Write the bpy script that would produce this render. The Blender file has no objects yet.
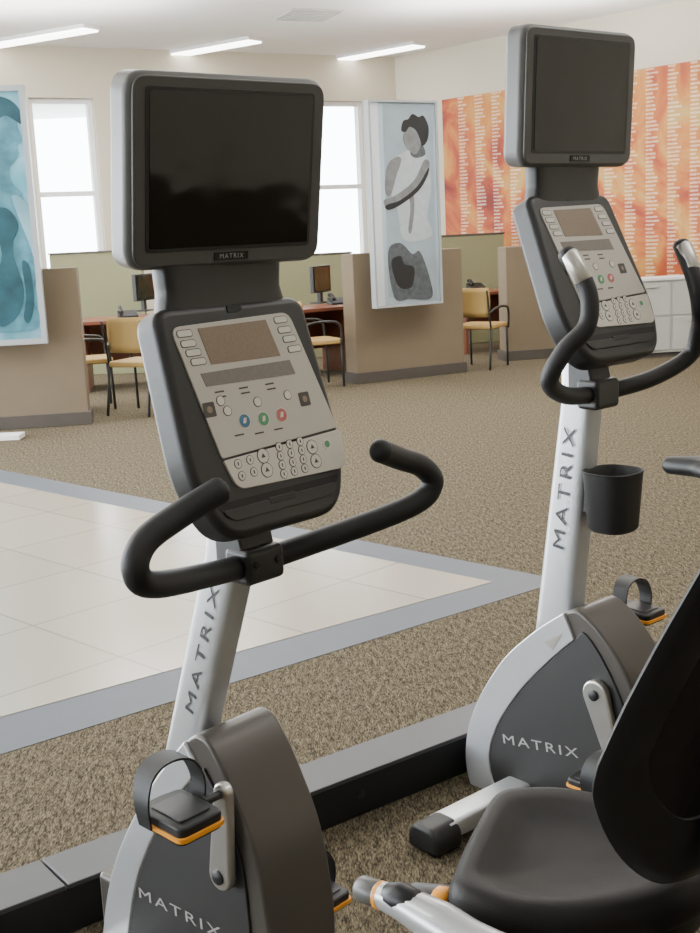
import bpy, bmesh, math, random
import numpy as np
from mathutils import Vector, Matrix
COL=bpy.context.scene.collection
R=random.Random(7)
# ------------------------------------------------------------------ camera model
F=1200.0; H=1.5
PIT=math.atan((466.5-234)/F); ROLL=math.radians(-2.7)
cx=np.array([1,0,0.]); cu=np.array([0,math.sin(PIT),math.cos(PIT)]); cf=np.array([0,math.cos(PIT),-math.sin(PIT)])
rc,rs=math.cos(ROLL),math.sin(ROLL)
CAMP=np.array([0,0,H])
RX=rc*cx+rs*cu; RU=-rs*cx+rc*cu
def ray(px,py): return (px-350)/F*RX-(py-466.5)/F*RU+cf
def proj(P):
    d=np.asarray(P,float)-CAMP; w=d@cf
    return 350+F*(d@RX)/w, 466.5-F*(d@RU)/w
def onz(px,py,z=0.0):
    r=ray(px,py); return CAMP+r*(z-H)/r[2]
def onplane(px,py,o,n):
    r=ray(px,py); return CAMP+r*(((np.asarray(o)-CAMP)@n)/(r@n))
def hz(G,py):
    a,b=-1.0,8.0
    for _ in range(50):
        m=(a+b)/2
        if proj((G[0],G[1],m))[1]>py: a=m
        else: b=m
    return (a+b)/2
# ------------------------------------------------------------------ materials
def mat(name,col,rough=.5,metal=0.,spec=.5,emit=None,es=0,noise=None,bump=None,coat=0,trans=0,bdist=.002):
    m=bpy.data.materials.new(name); m.use_nodes=True
    nt=m.node_tree; b=nt.nodes['Principled BSDF']
    b.inputs['Base Color'].default_value=(*col,1); b.inputs['Roughness'].default_value=rough
    b.inputs['Metallic'].default_value=metal; b.inputs['Specular IOR Level'].default_value=spec
    b.inputs['Coat Weight'].default_value=coat
    if emit: b.inputs['Emission Color'].default_value=(*emit,1); b.inputs['Emission Strength'].default_value=es
    tc=nt.nodes.new('ShaderNodeTexCoord')
    csock=None
    if noise:
        sc,amt=noise
        n=nt.nodes.new('ShaderNodeTexNoise'); n.inputs['Scale'].default_value=sc; n.inputs['Detail'].default_value=4
        nt.links.new(tc.outputs['Object'],n.inputs['Vector'])
        mx=nt.nodes.new('ShaderNodeMix'); mx.data_type='RGBA'
        mx.inputs[6].default_value=tuple(max(0,c*(1-amt)) for c in col)+(1,)
        mx.inputs[7].default_value=tuple(min(1,c*(1+amt)) for c in col)+(1,)
        nt.links.new(n.outputs['Fac'],mx.inputs[0]); nt.links.new(mx.outputs[2],b.inputs['Base Color']); csock=mx.outputs[2]
    if bump:
        sc,st=bump
        n2=nt.nodes.new('ShaderNodeTexNoise'); n2.inputs['Scale'].default_value=sc; n2.inputs['Detail'].default_value=2
        nt.links.new(tc.outputs['Object'],n2.inputs['Vector'])
        bp=nt.nodes.new('ShaderNodeBump'); bp.inputs['Strength'].default_value=st; bp.inputs['Distance'].default_value=bdist
        nt.links.new(n2.outputs['Fac'],bp.inputs['Height']); nt.links.new(bp.outputs['Normal'],b.inputs['Normal'])
    if trans: translucent(m,csock,trans)
    return m
def translucent(m,csock,fac):
    nt=m.node_tree; b=nt.nodes['Principled BSDF']; out=nt.nodes['Material Output']
    t=nt.nodes.new('ShaderNodeBsdfTranslucent'); mxs=nt.nodes.new('ShaderNodeMixShader'); mxs.inputs[0].default_value=fac
    if csock is not None: nt.links.new(csock,t.inputs[0])
    nt.links.new(b.outputs[0],mxs.inputs[1]); nt.links.new(t.outputs[0],mxs.inputs[2]); nt.links.new(mxs.outputs[0],out.inputs[0])
def ramp(nt,fac,stops):
    r=nt.nodes.new('ShaderNodeValToRGB'); e=r.color_ramp.elements
    while len(e)<len(stops): e.new(.5)
    for x,(p,c) in zip(e,stops): x.position=p; x.color=(*c,1)
    nt.links.new(fac,r.inputs[0]); return r.outputs[0]
M={}
M['dark']=mat('dark_plastic',(.0165,.016,.0165),.40,noise=(30,.08),bump=(900,.15))
M['tvgrey']=mat('tv_grey_plastic',(.072,.070,.068),.36,noise=(20,.05),bump=(900,.08))
M['tvback']=mat('tv_back_plastic',(.105,.103,.100),.36,noise=(20,.05))
M['screen']=mat('screen_glass',(.0045,.0038,.0036),.09,spec=.58,noise=(5,.1),bump=(5,.45),bdist=.014)
M['bronze']=mat('bronze_grey_shell',(.076,.067,.060),.34,metal=.25,noise=(15,.05),bump=(1200,.08))
M['panel']=mat('dark_side_panel',(.018,.0165,.0165),.5,noise=(40,.1),bump=(700,.2))
M['silver']=mat('silver_paint',(.54,.55,.57),.30,metal=.5,noise=(25,.03))
M['chrome']=mat('cast_aluminium',(.52,.50,.47),.3,metal=.8,noise=(25,.05))
M['rubber']=mat('black_rubber',(.009,.009,.010),.5,noise=(60,.2),bump=(800,.2))
M['grip']=mat('foam_grip',(.008,.008,.009),.55,noise=(80,.2),bump=(600,.25))
M['orange']=mat('orange_plastic',(.85,.33,.02),.4,noise=(30,.05))
M['face']=mat('silver_faceplate',(.50,.465,.42),.38,metal=.15,noise=(60,.03))
M['keypad']=mat('pale_keypad',(.60,.56,.50),.4,metal=.05,noise=(60,.03))
M['key']=mat('key_cream',(.64,.61,.55),.45,noise=(60,.03))
M['keyrim']=mat('key_rim',(.06,.054,.047),.5,noise=(60,.05))
M['led']=mat('led_matrix_brown',(.23,.165,.115),.35,noise=(250,.25))
M['led2']=mat('led_window_grey',(.19,.165,.145),.35,noise=(120,.2))
M['blue']=mat('icon_blue',(.05,.16,.27),.4,noise=(60,.05))
M['green']=mat('icon_green',(.08,.29,.13),.4,noise=(60,.05))
M['red']=mat('icon_red',(.48,.12,.11),.4,noise=(60,.05))
M['vinyl']=mat('seat_vinyl',(.0085,.0072,.0068),.50,spec=.24,noise=(20,.1),bump=(500,.25))
M['black']=mat('black_shell',(.006,.006,.007),.42,spec=.35,noise=(20,.1))
M['ink']=mat('dark_lettering',(.028,.028,.032),.5,noise=(20,.05))
M['silverink']=mat('silver_lettering',(.36,.35,.34),.4,noise=(20,.05))
M['wall']=mat('beige_wall_paint',(.57,.515,.41),.85,noise=(1.5,.03))
M['ceil']=mat('white_ceiling_paint',(.88,.88,.87),.9,noise=(1.,.02))
M['white']=mat('white_paint',(.80,.80,.80),.5,noise=(3,.02))
M['frost']=mat('frosted_glass',(.82,.85,.87),.4,noise=(3,.02),trans=.55)
M['tan']=mat('tan_partition',(.180,.137,.090),.85,noise=(4,.06),bump=(150,.3))
M['tanbase']=mat('dark_partition_base',(.068,.057,.048),.7,noise=(8,.1))
M['olive']=mat('olive_fabric',(.215,.208,.115),.9,noise=(60,.08))
M['wood']=mat('cherry_wood',(.17,.055,.028),.4,noise=(9,.25))
M['chairtan']=mat('chair_tan',(.40,.26,.085),.6,noise=(30,.06))
M['chairblk']=mat('chair_black_frame',(.014,.014,.014),.4,noise=(30,.1))
M['light']=mat('light_diffuser',(.9,.9,.9),.5,emit=(1,.98,.94),es=9,noise=(2,.01))
M['cab']=mat('cabinet_grey',(.46,.46,.43),.6,noise=(6,.03))
M['racetop']=mat('raceway_grey_top',(.060,.062,.068),.45,noise=(12,.06))
M['race']=mat('raceway_black',(.009,.009,.010),.5,noise=(12,.1))
M['hair']=mat('poster_dark_ink',(.012,.012,.014),.6,noise=(12,.2))
M['skin']=mat('poster_grey_ink',(.26,.265,.275),.6,noise=(14,.45),trans=.35)
M['skin2']=mat('poster_pale_ink',(.52,.60,.65),.4,noise=(4,.2),trans=.5)
M['shirt']=mat('poster_shirt_ink',(.72,.77,.80),.5,noise=(16,.18),trans=.5)
M['posterbg']=mat('poster_background',(.60,.68,.72),.35,noise=(3,.15),trans=.6)
M['mid']=mat('poster_mid_ink',(.07,.08,.09),.6,noise=(18,.8))
M['teal']=mat('poster_teal_ink',(.022,.09,.12),.4,noise=(6,.9),trans=.25)
M['teal2']=mat('poster_light_teal_ink',(.10,.29,.37),.4,noise=(8,.9),trans=.35)
M['grout']=mat('tile_border_grey',(.110,.122,.145),.5,spec=.3,noise=(8,.06))
M['frame']=mat('poster_frame_grey',(.36,.38,.40),.35,noise=(8,.05))
# carpet
m=bpy.data.materials.new('carpet'); m.use_nodes=True; nt=m.node_tree; b=nt.nodes['Principled BSDF']
tc=nt.nodes.new('ShaderNodeTexCoord'); n=nt.nodes.new('ShaderNodeTexNoise'); n.inputs['Scale'].default_value=225; n.inputs['Detail'].default_value=2; n.inputs['Roughness'].default_value=.7
mp=nt.nodes.new('ShaderNodeMapping'); mp.inputs['Scale'].default_value=(1,.26,1); mp.inputs['Rotation'].default_value=(0,0,.7)
nt.links.new(tc.outputs['Object'],mp.inputs[0]); nt.links.new(mp.outputs[0],n.inputs['Vector'])
nb=nt.nodes.new('ShaderNodeTexNoise'); nb.inputs['Scale'].default_value=75; nb.inputs['Detail'].default_value=3; nt.links.new(mp.outputs[0],nb.inputs['Vector'])
ad=nt.nodes.new('ShaderNodeMix'); ad.data_type='FLOAT'; ad.inputs[0].default_value=.36; nt.links.new(n.outputs['Fac'],ad.inputs[2]); nt.links.new(nb.outputs['Fac'],ad.inputs[3])
o_=ramp(nt,ad.outputs[0],[(.38,(.026,.022,.016)),(.46,(.075,.061,.040)),(.54,(.145,.119,.078)),(.65,(.245,.206,.142))])
nt.links.new(o_,b.inputs['Base Color']); b.inputs['Roughness'].default_value=.95; b.inputs['Specular IOR Level'].default_value=.1
bp=nt.nodes.new('ShaderNodeBump'); bp.inputs['Strength'].default_value=.4; bp.inputs['Distance'].default_value=.003
nt.links.new(n.outputs['Fac'],bp.inputs['Height']); nt.links.new(bp.outputs['Normal'],b.inputs['Normal']); M['carpet']=m
# tile
m=bpy.data.materials.new('cream_tile'); m.use_nodes=True; nt=m.node_tree; b=nt.nodes['Principled BSDF']
tc=nt.nodes.new('ShaderNodeTexCoord'); mp=nt.nodes.new('ShaderNodeMapping'); TILEMAP=mp
br=nt.nodes.new('ShaderNodeTexBrick'); br.offset=0; br.inputs['Scale'].default_value=1; br.inputs['Brick Width'].default_value=.6; br.inputs['Row Height'].default_value=.6
br.inputs['Mortar Size'].default_value=.006; br.inputs['Color1'].default_value=(.43,.38,.305,1); br.inputs['Color2'].default_value=(.40,.355,.285,1); br.inputs['Mortar'].default_value=(.28,.25,.205,1)
nt.links.new(tc.outputs['Object'],mp.inputs[0]); nt.links.new(mp.outputs[0],br.inputs['Vector']); nt.links.new(br.outputs['Color'],b.inputs['Base Color']); b.inputs['Roughness'].default_value=.2; M['tile']=m
# mural
m=bpy.data.materials.new('mural_print'); m.use_nodes=True; nt=m.node_tree; b=nt.nodes['Principled BSDF']
tc=nt.nodes.new('ShaderNodeTexCoord'); n=nt.nodes.new('ShaderNodeTexNoise'); n.inputs['Scale'].default_value=.95; n.inputs['Detail'].default_value=7; n.inputs['Roughness'].default_value=.58; n.inputs['Distortion'].default_value=1.6
nt.links.new(tc.outputs['Object'],n.inputs['Vector'])
def mth(op,a,bv=None,c=None):
    q=nt.nodes.new('ShaderNodeMath'); q.operation=op
    for i,x in enumerate((a,bv,c)):
        if x is None: continue
        if isinstance(x,(int,float)): q.inputs[i].default_value=x
        else: nt.links.new(x,q.inputs[i])
    return q.outputs[0]
sep=nt.nodes.new('ShaderNodeSeparateXYZ'); nt.links.new(tc.outputs['UV'],sep.inputs[0])
U_,V_=sep.outputs[0],sep.outputs[1]
shift=mth('MULTIPLY',mth('SUBTRACT',U_,2.2),.03)
c1=ramp(nt,mth('ADD',n.outputs['Fac'],shift),[(.32,(.19,.012,.006)),(.42,(.34,.042,.010)),(.50,(.46,.105,.017)),(.58,(.53,.20,.030)),(.68,(.52,.31,.085))])
colw=.30; rowh=.046
ci=mth('FLOOR',mth('DIVIDE',U_,colw)); fu=mth('FRACT',mth('DIVIDE',U_,colw)); ri=mth('FLOOR',mth('DIVIDE',V_,rowh)); fv=mth('FRACT',mth('DIVIDE',V_,rowh))
comb=nt.nodes.new('ShaderNodeCombineXYZ'); nt.links.new(ci,comb.inputs[0]); nt.links.new(ri,comb.inputs[1])
wn_=nt.nodes.new('ShaderNodeTexWhiteNoise'); wn_.noise_dimensions='2D'; nt.links.new(comb.outputs[0],wn_.inputs['Vector'])
ln=mth('ADD',mth('MULTIPLY',wn_.outputs['Value'],.36),.32)
mask=mth('MULTIPLY',mth('LESS_THAN',fu,ln),mth('GREATER_THAN',fu,.06)); mask=mth('MULTIPLY',mask,mth('LESS_THAN',fv,.5))
gl=nt.nodes.new('ShaderNodeTexNoise'); gl.inputs['Scale'].default_value=80; nt.links.new(tc.outputs['UV'],gl.inputs['Vector'])
mask=mth('MULTIPLY',mask,mth('GREATER_THAN',gl.outputs['Fac'],.45)); mask=mth('MULTIPLY',mask,mth('GREATER_THAN',U_,1.18)); mask=mth('MULTIPLY',mask,.55)
mx=nt.nodes.new('ShaderNodeMix'); mx.data_type='RGBA'; nt.links.new(mask,mx.inputs[0]); nt.links.new(c1,mx.inputs[6]); mx.inputs[7].default_value=(.85,.78,.64,1)
nt.links.new(mx.outputs[2],b.inputs['Base Color']); b.inputs['Roughness'].default_value=.6; M['mural']=m
# cyan poster
m=bpy.data.materials.new('cyan_poster'); m.use_nodes=True; nt=m.node_tree; b=nt.nodes['Principled BSDF']
tc=nt.nodes.new('ShaderNodeTexCoord'); n=nt.nodes.new('ShaderNodeTexNoise'); n.inputs['Scale'].default_value=1.6; n.inputs['Detail'].default_value=3; n.inputs['Distortion'].default_value=.3
nt.links.new(tc.outputs['Object'],n.inputs['Vector'])
c1=ramp(nt,n.outputs['Fac'],[(.35,(.22,.52,.62)),(.5,(.42,.70,.80)),(.66,(.62,.85,.92))])
nt.links.new(c1,b.inputs['Base Color']); b.inputs['Roughness'].default_value=.2; translucent(m,c1,.55); M['cyan']=m
# ------------------------------------------------------------------ mesh helpers
def link(name,me,material,parent=None):
    o=bpy.data.objects.new(name,me); COL.objects.link(o)
    if material is not None: me.materials.append(material)
    if parent is not None: o.parent=parent
    return o
def fin(o,smooth=True,bevel=0,seg=3,ang=35):
    me=o.data
    if smooth:
        me.polygons.foreach_set('use_smooth',[True]*len(me.polygons))
    if bevel:
        md=o.modifiers.new('bevel','BEVEL'); md.width=bevel; md.segments=seg; md.limit_method='ANGLE'; md.angle_limit=math.radians(ang); md.harden_normals=True
    elif smooth:
        me.set_sharp_from_angle(angle=math.radians(40))
    return o
def mk(name,verts,faces,material,parent=None,smooth=False,bevel=0,seg=3):
    bm=bmesh.new(); vs=[bm.verts.new(Vector([float(q) for q in v])) for v in verts]
    for f in faces:
        try: bm.faces.new([vs[i] for i in f])
        except ValueError: pass
    bmesh.ops.recalc_face_normals(bm,faces=bm.faces)
    me=bpy.data.meshes.new(name); bm.to_mesh(me); bm.free()
    return fin(link(name,me,material,parent),smooth or bevel>0,bevel,seg)
def V(a): return np.array(a,float)
def prism(name,poly,fr,t0,t1,material,parent=None,bevel=0,seg=3,smooth=True):
    o,u,v,n=[V(q) for q in fr]; k=len(poly)
    vs=[o+u*a+v*b_+n*t0 for a,b_ in poly]+[o+u*a+v*b_+n*t1 for a,b_ in poly]
    fs=[list(range(k))[::-1],list(range(k,2*k))]+[[i,(i+1)%k,k+(i+1)%k,k+i] for i in range(k)]
    return mk(name,vs,fs,material,parent,smooth,bevel,seg)
def boxes(name,bl,material,parent=None,bevel=0):
    vs=[];fs=[]
    for (x0,x1,y0,y1,z0,z1) in bl:
        s=len(vs); vs+=[(x,y,z) for x in (x0,x1) for y in (y0,y1) for z in (z0,z1)]
        fs+=[[s+i for i in f] for f in ((0,1,3,2),(4,6,7,5),(0,4,5,1),(2,3,7,6),(0,2,6,4),(1,5,7,3))]
    return mk(name,vs,fs,material,parent,False,bevel,2)
def roundpoly(pts,r,seg=5):
    out=[];k=len(pts)
    rr=r if isinstance(r,(list,tuple)) else [r]*k
    for i in range(k):
        p=V(pts[i]);a=V(pts[i-1])-p;b_=V(pts[(i+1)%k])-p
        la,lb=np.linalg.norm(a),np.linalg.norm(b_); d=min(rr[i],la*.45,lb*.45)
        A=p+a/la*d;B=p+b_/lb*d
        for j in range(seg+1):
            t=j/seg; out.append(tuple((1-t)**2*A+2*t*(1-t)*p+t*t*B))
    return out
def rrect(w,h,r,c=(0,0),seg=5):
    return [(x+c[0],y+c[1]) for x,y in roundpoly([(-w,-h),(w,-h),(w,h),(-w,h)],r,seg)]
def circ(r,c=(0,0),n=20,ry=None):
    ry=ry or r
    return [(c[0]+r*math.cos(2*math.pi*i/n),c[1]+ry*math.sin(2*math.pi*i/n)) for i in range(n)]
def cr(pts,per=8,closed=False):
    P=[V(p) for p in pts];k=len(P);out=[]
    rng=range(k) if closed else range(k-1)
    for i in rng:
        if closed: p0,p1,p2,p3=P[i-1],P[i],P[(i+1)%k],P[(i+2)%k]
        else: p0,p1,p2,p3=P[max(i-1,0)],P[i],P[i+1],P[min(i+2,k-1)]
        for j in range(per):
            t=j/per
            out.append(.5*((2*p1)+(p2-p0)*t+(2*p0-5*p1+4*p2-p3)*t*t+(3*p1-p0-3*p2+p3)*t**3))
    if not closed: out.append(P[-1])
    return out
def nrm(a): return a/max(np.linalg.norm(a),1e-9)
def sweep(name,pts,ra,rb=None,material=None,parent=None,ref=None,ex=2.0,n=20,per=8,smoothpath=True,cap=True):
    path=cr(pts,per) if smoothpath and len(pts)>2 else [V(p) for p in pts]
    K=len(path)
    def val(r,i):
        if isinstance(r,(list,tuple)):
            x=i/(K-1)*(len(r)-1);j=min(int(x),len(r)-2);return r[j]+(r[j+1]-r[j])*(x-j)
        return r
    if rb is None: rb=ra
    rings=[];bprev=None
    T=[nrm(path[min(i+1,K-1)]-path[max(i-1,0)]) for i in range(K)]
    for i in range(K):
        t=T[i]
        if ref is not None: b_=V(ref)
        elif bprev is None: b_=V((0,0,1)) if abs(t[2])<.9 else V((1,0,0))
        else: b_=bprev
        b_=nrm(b_-(b_@t)*t); bprev=b_; c_=np.cross(t,b_)
        def ring(p,s,off=0):
            o=[]
            for j in range(n):
                a=2*math.pi*j/n; ca,sa=math.cos(a),math.sin(a)
                o.append(p+t*off+b_*val(ra,i)*s*math.copysign(abs(ca)**(2/ex),ca)+c_*val(rb,i)*s*math.copysign(abs(sa)**(2/ex),sa))
            return o
        rm=min(val(ra,i),val(rb,i))
        if i==0 and cap: rings+= [ring(path[i],.45,-rm*.5),ring(path[i],.8,-rm*.32)]
        rings.append(ring(path[i],1))
        if i==K-1 and cap: rings+=[ring(path[i],.8,rm*.32),ring(path[i],.45,rm*.5)]
    vs=[v for r_ in rings for v in r_]; fs=[]
    for i in range(len(rings)-1):
        for j in range(n):
            fs.append([i*n+j,i*n+(j+1)%n,(i+1)*n+(j+1)%n,(i+1)*n+j])
    fs.append(list(range(n))[::-1]); fs.append([ (len(rings)-1)*n+j for j in range(n)])
    return mk(name,vs,fs,material,parent,True)
def lathe(name,prof,c,material,parent=None,n=28,axis=(0,0,1),ex=2.0):
    a=nrm(V(axis)); u=nrm(np.cross(a,V((0,1,0)) if abs(a[1])<.9 else V((1,0,0)))); w=np.cross(a,u); c=V(c)
    def cs(j):
        ca,sa=math.cos(2*math.pi*j/n),math.sin(2*math.pi*j/n)
        return math.copysign(abs(ca)**(2/ex),ca),math.copysign(abs(sa)**(2/ex),sa)
    vs=[c+a*z+(u*cs(j)[0]+w*cs(j)[1])*r for r,z in prof for j in range(n)]
    fs=[[i*n+j,i*n+(j+1)%n,(i+1)*n+(j+1)%n,(i+1)*n+j] for i in range(len(prof)-1) for j in range(n)]
    fs+=[list(range(n)),[(len(prof)-1)*n+j for j in range(n)]]
    return mk(name,vs,fs,material,parent,True)
def text(body,fr,width,height,material,parent,name='lettering',depth=.0012,space=1.25,bold=0.0):
    o,u,v,n=[V(q) for q in fr]
    cuv=bpy.data.curves.new('t','FONT'); cuv.body=body; cuv.size=1; cuv.extrude=0; cuv.resolution_u=3; cuv.space_character=space; cuv.offset=bold
    t=bpy.data.objects.new('t',cuv); COL.objects.link(t); dg=bpy.context.evaluated_depsgraph_get(); dg.update()
    me=bpy.data.meshes.new_from_object(t.evaluated_get(dg)); bpy.data.objects.remove(t); 
    co=np.array([q.co[:] for q in me.vertices]); mn=co.min(0); mxx=co.max(0)
    for q in me.vertices:
        a=(q.co.x-mn[0])/(mxx[0]-mn[0])*width; b_=(q.co.y-mn[1])/(mxx[1]-mn[1])*height
        q.co=Vector(o+u*a+v*b_+n*depth)
    me.name=name; me.materials.clear()
    return link(name,me,material,parent)
def empty(name,loc,rz=0):
    o=bpy.data.objects.new(name,None); COL.objects.link(o); o.location=[float(q) for q in loc]; o.rotation_euler=(0,0,rz); o.empty_display_size=.1; return o
def tag(o,label,cat,group=None):
    o['label']=label; o['category']=cat
    if group: o['group']=group
    return o
def struct(o): o['kind']='structure'; return o
# ------------------------------------------------------------------ bike local frame
class Bike:
    def __init__(s,name,O,th,make=True):
        s.O=V((O[0],O[1],0)); t=math.radians(th); s.X=V((math.cos(t),math.sin(t),0)); s.Y=V((-math.sin(t),math.cos(t),0))
        if make: s.e=empty(name,s.O,t)
    def L(s,P): d=V(P)-s.O; return V((d@s.X,d@s.Y,d[2]))
    def D(s,d): d=V(d); return V((d@s.X,d@s.Y,d[2]))
    def W(s,l): return s.O+s.X*l[0]+s.Y*l[1]+V((0,0,l[2]))
    def WD(s,l): return s.X*l[0]+s.Y*l[1]+V((0,0,l[2]))
    def y(s,px,py,c=0.): return s.L(onplane(px,py,s.O+s.Y*c,s.Y))
    def z(s,px,py,z): return s.L(onz(px,py,z))
    def pl(s,px,py,o,n):
        n=V(n); return s.L(onplane(px,py,s.W(o),s.WD(n)))
    def pair(s,pl,pr):
        A=[];B=[]
        for (px,py),sg in ((pl,1),(pr,-1)):
            a=(px-350)/F;b_=-(py-466.5)/F
            for vec in (RX-a*cf,RU-b_*cf):
                A.append([vec@s.X,sg*(vec@s.Y),vec[2]]); B.append(vec@(CAMP-s.O))
        r=np.linalg.lstsq(np.array(A),np.array(B),rcond=None)[0]
        return r
XZ=lambda y:(V((0,y,0)),V((1,0,0)),V((0,0,1)),V((0,1,0)))
def xz(pts): return [(p[0],p[2]) for p in pts]
def television(B,TL,TR,BR,BL,th):
    T=Bike('',B.O[:2],th,False)      # the screen is swivelled on its bracket
    t=T.pair(TL,TR); b_=T.pair(BL,BR); w=(t[1]+b_[1])/2
    top=V((t[0],0,t[2])); bot=V((b_[0],0,b_[2])); h=np.linalg.norm(top-bot)/2; v=nrm(top-bot); u=V((0,-1,0)); n=np.cross(u,v); c=(top+bot)/2
    c=B.L(T.W(c)); u,v,n=[B.D(T.WD(q)) for q in (u,v,n)]
    fr=(c,u,v,n)
    Wd,Hd=w*1.235,h*1.27
    ho=prism('television',rrect(Wd,Hd,.035),(c-v*.004,u,v,n),-.062,.0,M['tvback'],B.e,.016,5)
    prism('bezel',rrect(Wd*.955,Hd*.955,.028),(c-v*.004,u,v,n),-.003,.004,M['tvgrey'],ho,.003,2)
    prism('screen_surround',rrect(w*1.045,h*1.05,.008),fr,.002,.0055,M['dark'],ho,.001,1)
    prism('screen',rrect(w,h,.004),fr,.004,.0068,M['screen'],ho)
    prism('badge',rrect(.034,.007,.003),(c-v*(h*1.14),u,v,n),.002,.006,M['black'],ho)
    text('MATRIX',(c-v*(h*1.14+.004)-u*.024,u,v,n),.048,.008,M['silverink'],ho,depth=.0066)
    return fr,w,h,Wd,Hd
CONS=None
def console(B,TL,TR,BR,BL,trace=None):
    global CONS
    t=B.pair(TL,TR); b_=B.pair(BL,BR)
    top=V((t[0],0,t[2])); bot=V((b_[0],0,b_[2])); h=np.linalg.norm(top-bot); v=nrm(top-bot); u=V((0,-1,0)); n=np.cross(u,v)
    wt,wb=t[1],b_[1]
    fr=(bot,u,v,n)
    if trace is None:
        def uv(px,py):
            P=B.pl(px,py,bot,n)-bot; return ((P@u)/wt,(P@v)/h)
        T={}
        T['face']=[uv(*q) for q in ((167,329),(285,313),(334,428),(219,460))]
        T['keys']=[uv(*q) for q in ((220,462),(336,430),(343,468),(235,491))]
        T['led']=[uv(*q) for q in ((194,330),(262,321),(277,357),(208,366))]
        T['strip']=[uv(*q) for q in ((197,375),(286,361),(292,375),(203,388))]
        T['side']=[uv(*q) for q in ((181,335),(185,345),(190,354),(195,363),(277,321),(281,331),(286,340),(291,350))]
        T['icons']=[uv(*q) for q in ((241,422),(260,420),(278,416))]
        T['round']=[uv(*q) for q in ((217,402),(224,412),(254,403),(284,396))]
        T['sq']=[uv(206,411),uv(301,400)]
        T['big']=[uv(*q) for q in ((259,457),(263,471),(308,448),(312,462))]
        T['small']=[uv(*q) for q in ((234,465),(246,461),(238,477),(250,473))]+[uv(275+j*10.5+i*1.6,448+i*9.0-j*2.8) for i in range(4) for j in range(3)]
        T['start']=[uv(323,445)]
        T['small_lines']=[uv(*q) for q in ((216,393),(240,389),(266,385),(218,398),(242,394),(268,390),(236,436),(256,434),(275,430))]
        CONS=T
    else: T=trace
    S=lambda q:(q[0]*wt,q[1]*h)
    out=[(-wt,h),(wt,h),(wb+.006,.07),(wb-.036,-.042),(-wb+.036,-.042),(-wb-.006,.07)]
    R0=[.035,.035,.09,.08,.08,.09]
    body=prism('console',roundpoly(out,R0,9),fr,-.060,.006,M['dark'],B.e,.016,4)
    fc=T['face']; yb=min(T['keys'][2][1],T['keys'][3][1])*h
    Z=.006
    def pr(name,poly,a,b_,m_,p,bev=0,seg=1): return prism(name,poly,fr,a+Z,b_+Z,m_,p,bev,seg)
    pr('faceplate',roundpoly([S(q) for q in fc],[.02,.02,.006,.006]),-.002,.003,M['face'],body,.001,2)
    pr('keypad',roundpoly([S(q) for q in T['keys']],[.006,.006,.02,.02]),-.002,.0042,M['keypad'],body,.0015,2)
    pr('matrix_display',[S(q) for q in T['led']],.002,.0038,M['led'],body)
    pr('message_display',[S(q) for q in T['strip']],.002,.0038,M['led2'],body)
    for q in T['side']:
        k=pr('program_key',rrect(.0165,.0064,.006,S(q),4),.002,.0037,M['keyrim'],body); pr('key_cap',rrect(.0150,.0051,.0048,S(q),4),.003,.0042,M['key'],k)
    for q,c in zip(T['icons'],('blue','green','red')):
        k=pr('program_button',circ(.0130,S(q)),.002,.0037,M['key'],body); k['label']=c+' round button'
        pr('button_icon',circ(.0115,S(q)),.003,.0042,M[c],k)
        s=S(q); pr('button_mark',[(s[0]-.005,s[1]-.004),(s[0]+.002,s[1]-.004),(s[0]+.005,s[1]+.005),(s[0]-.001,s[1]+.005)],.004,.0046,M['key'],k)
    for q in T['round']:
        k=pr('round_key',circ(.0090,S(q)),.002,.0037,M['keyrim'],body); pr('key_cap',circ(.0077,S(q)),.003,.0042,M['key'],k)
    for q in T['sq']: 
        k=pr('mode_icon',rrect(.0125,.0125,.003,S(q)),.002,.0037,M['keyrim'],body); s=S(q)
        pr('icon_mark',circ(.006,s,12),.003,.0042,M['led'],k)
    for q in T['big']:
        k=pr('arrow_key',circ(.0132,S(q)),.003,.0049,M['keyrim'],body); pr('key_cap',circ(.0118,S(q)),.004,.0053,M['key'],k)
        s=S(q); pr('arrow_mark',[(s[0]-.005,s[1]-.003),(s[0]+.005,s[1]-.003),(s[0],s[1]+.005)],.005,.0057,M['keyrim'],k)
    for q in T['small']:
        k=pr('number_key',circ(.0082,S(q),14),.003,.0049,M['keyrim'],body); pr('key_cap',circ(.0070,S(q),14),.004,.0053,M['key'],k)
        s=S(q); pr('key_digit',rrect(.0012,.003,.0005,s,2),.005,.0057,M['keyrim'],k)
    for q in T['start']:
        k=pr('start_key',circ(.0105,S(q)),.003,.0049,M['key'],body); pr('start_mark',circ(.0062,S(q)),.004,.0053,M['green'],k)
    for q in T['small_lines']: pr('readout_label',rrect(.010,.0014,.0005,S(q),2),.002,.0036,M['keyrim'],body)
    pr('brow_badge',rrect(.016,.006,.003,(0,h*.963)),-.002,.0015,M['black'],body)
    # recessed accessory pocket, its rounded lower lip and the small dock slot
    tr=pr('tray',roundpoly([(-wb*.84,yb-.008),(wb*.84,yb-.008),(wb*.72,.0),(-wb*.72,.0)],[.012,.012,.04,.04],7),-.006,.0006,M['black'],body)
    pr('tray_lip',roundpoly([(-wb*.78,yb*.34),(wb*.78,yb*.34),(wb*.66,-.010),(-wb*.66,-.010)],[.016,.016,.03,.03],7),-.008,.0035,M['dark'],tr,.004,3)
    pr('dock_slot',rrect(.032,.006,.003,(0,yb-.024)),-.002,.004,M['rubber'],tr,.002,2)
    return fr,wt,wb,h,top,bot
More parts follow.
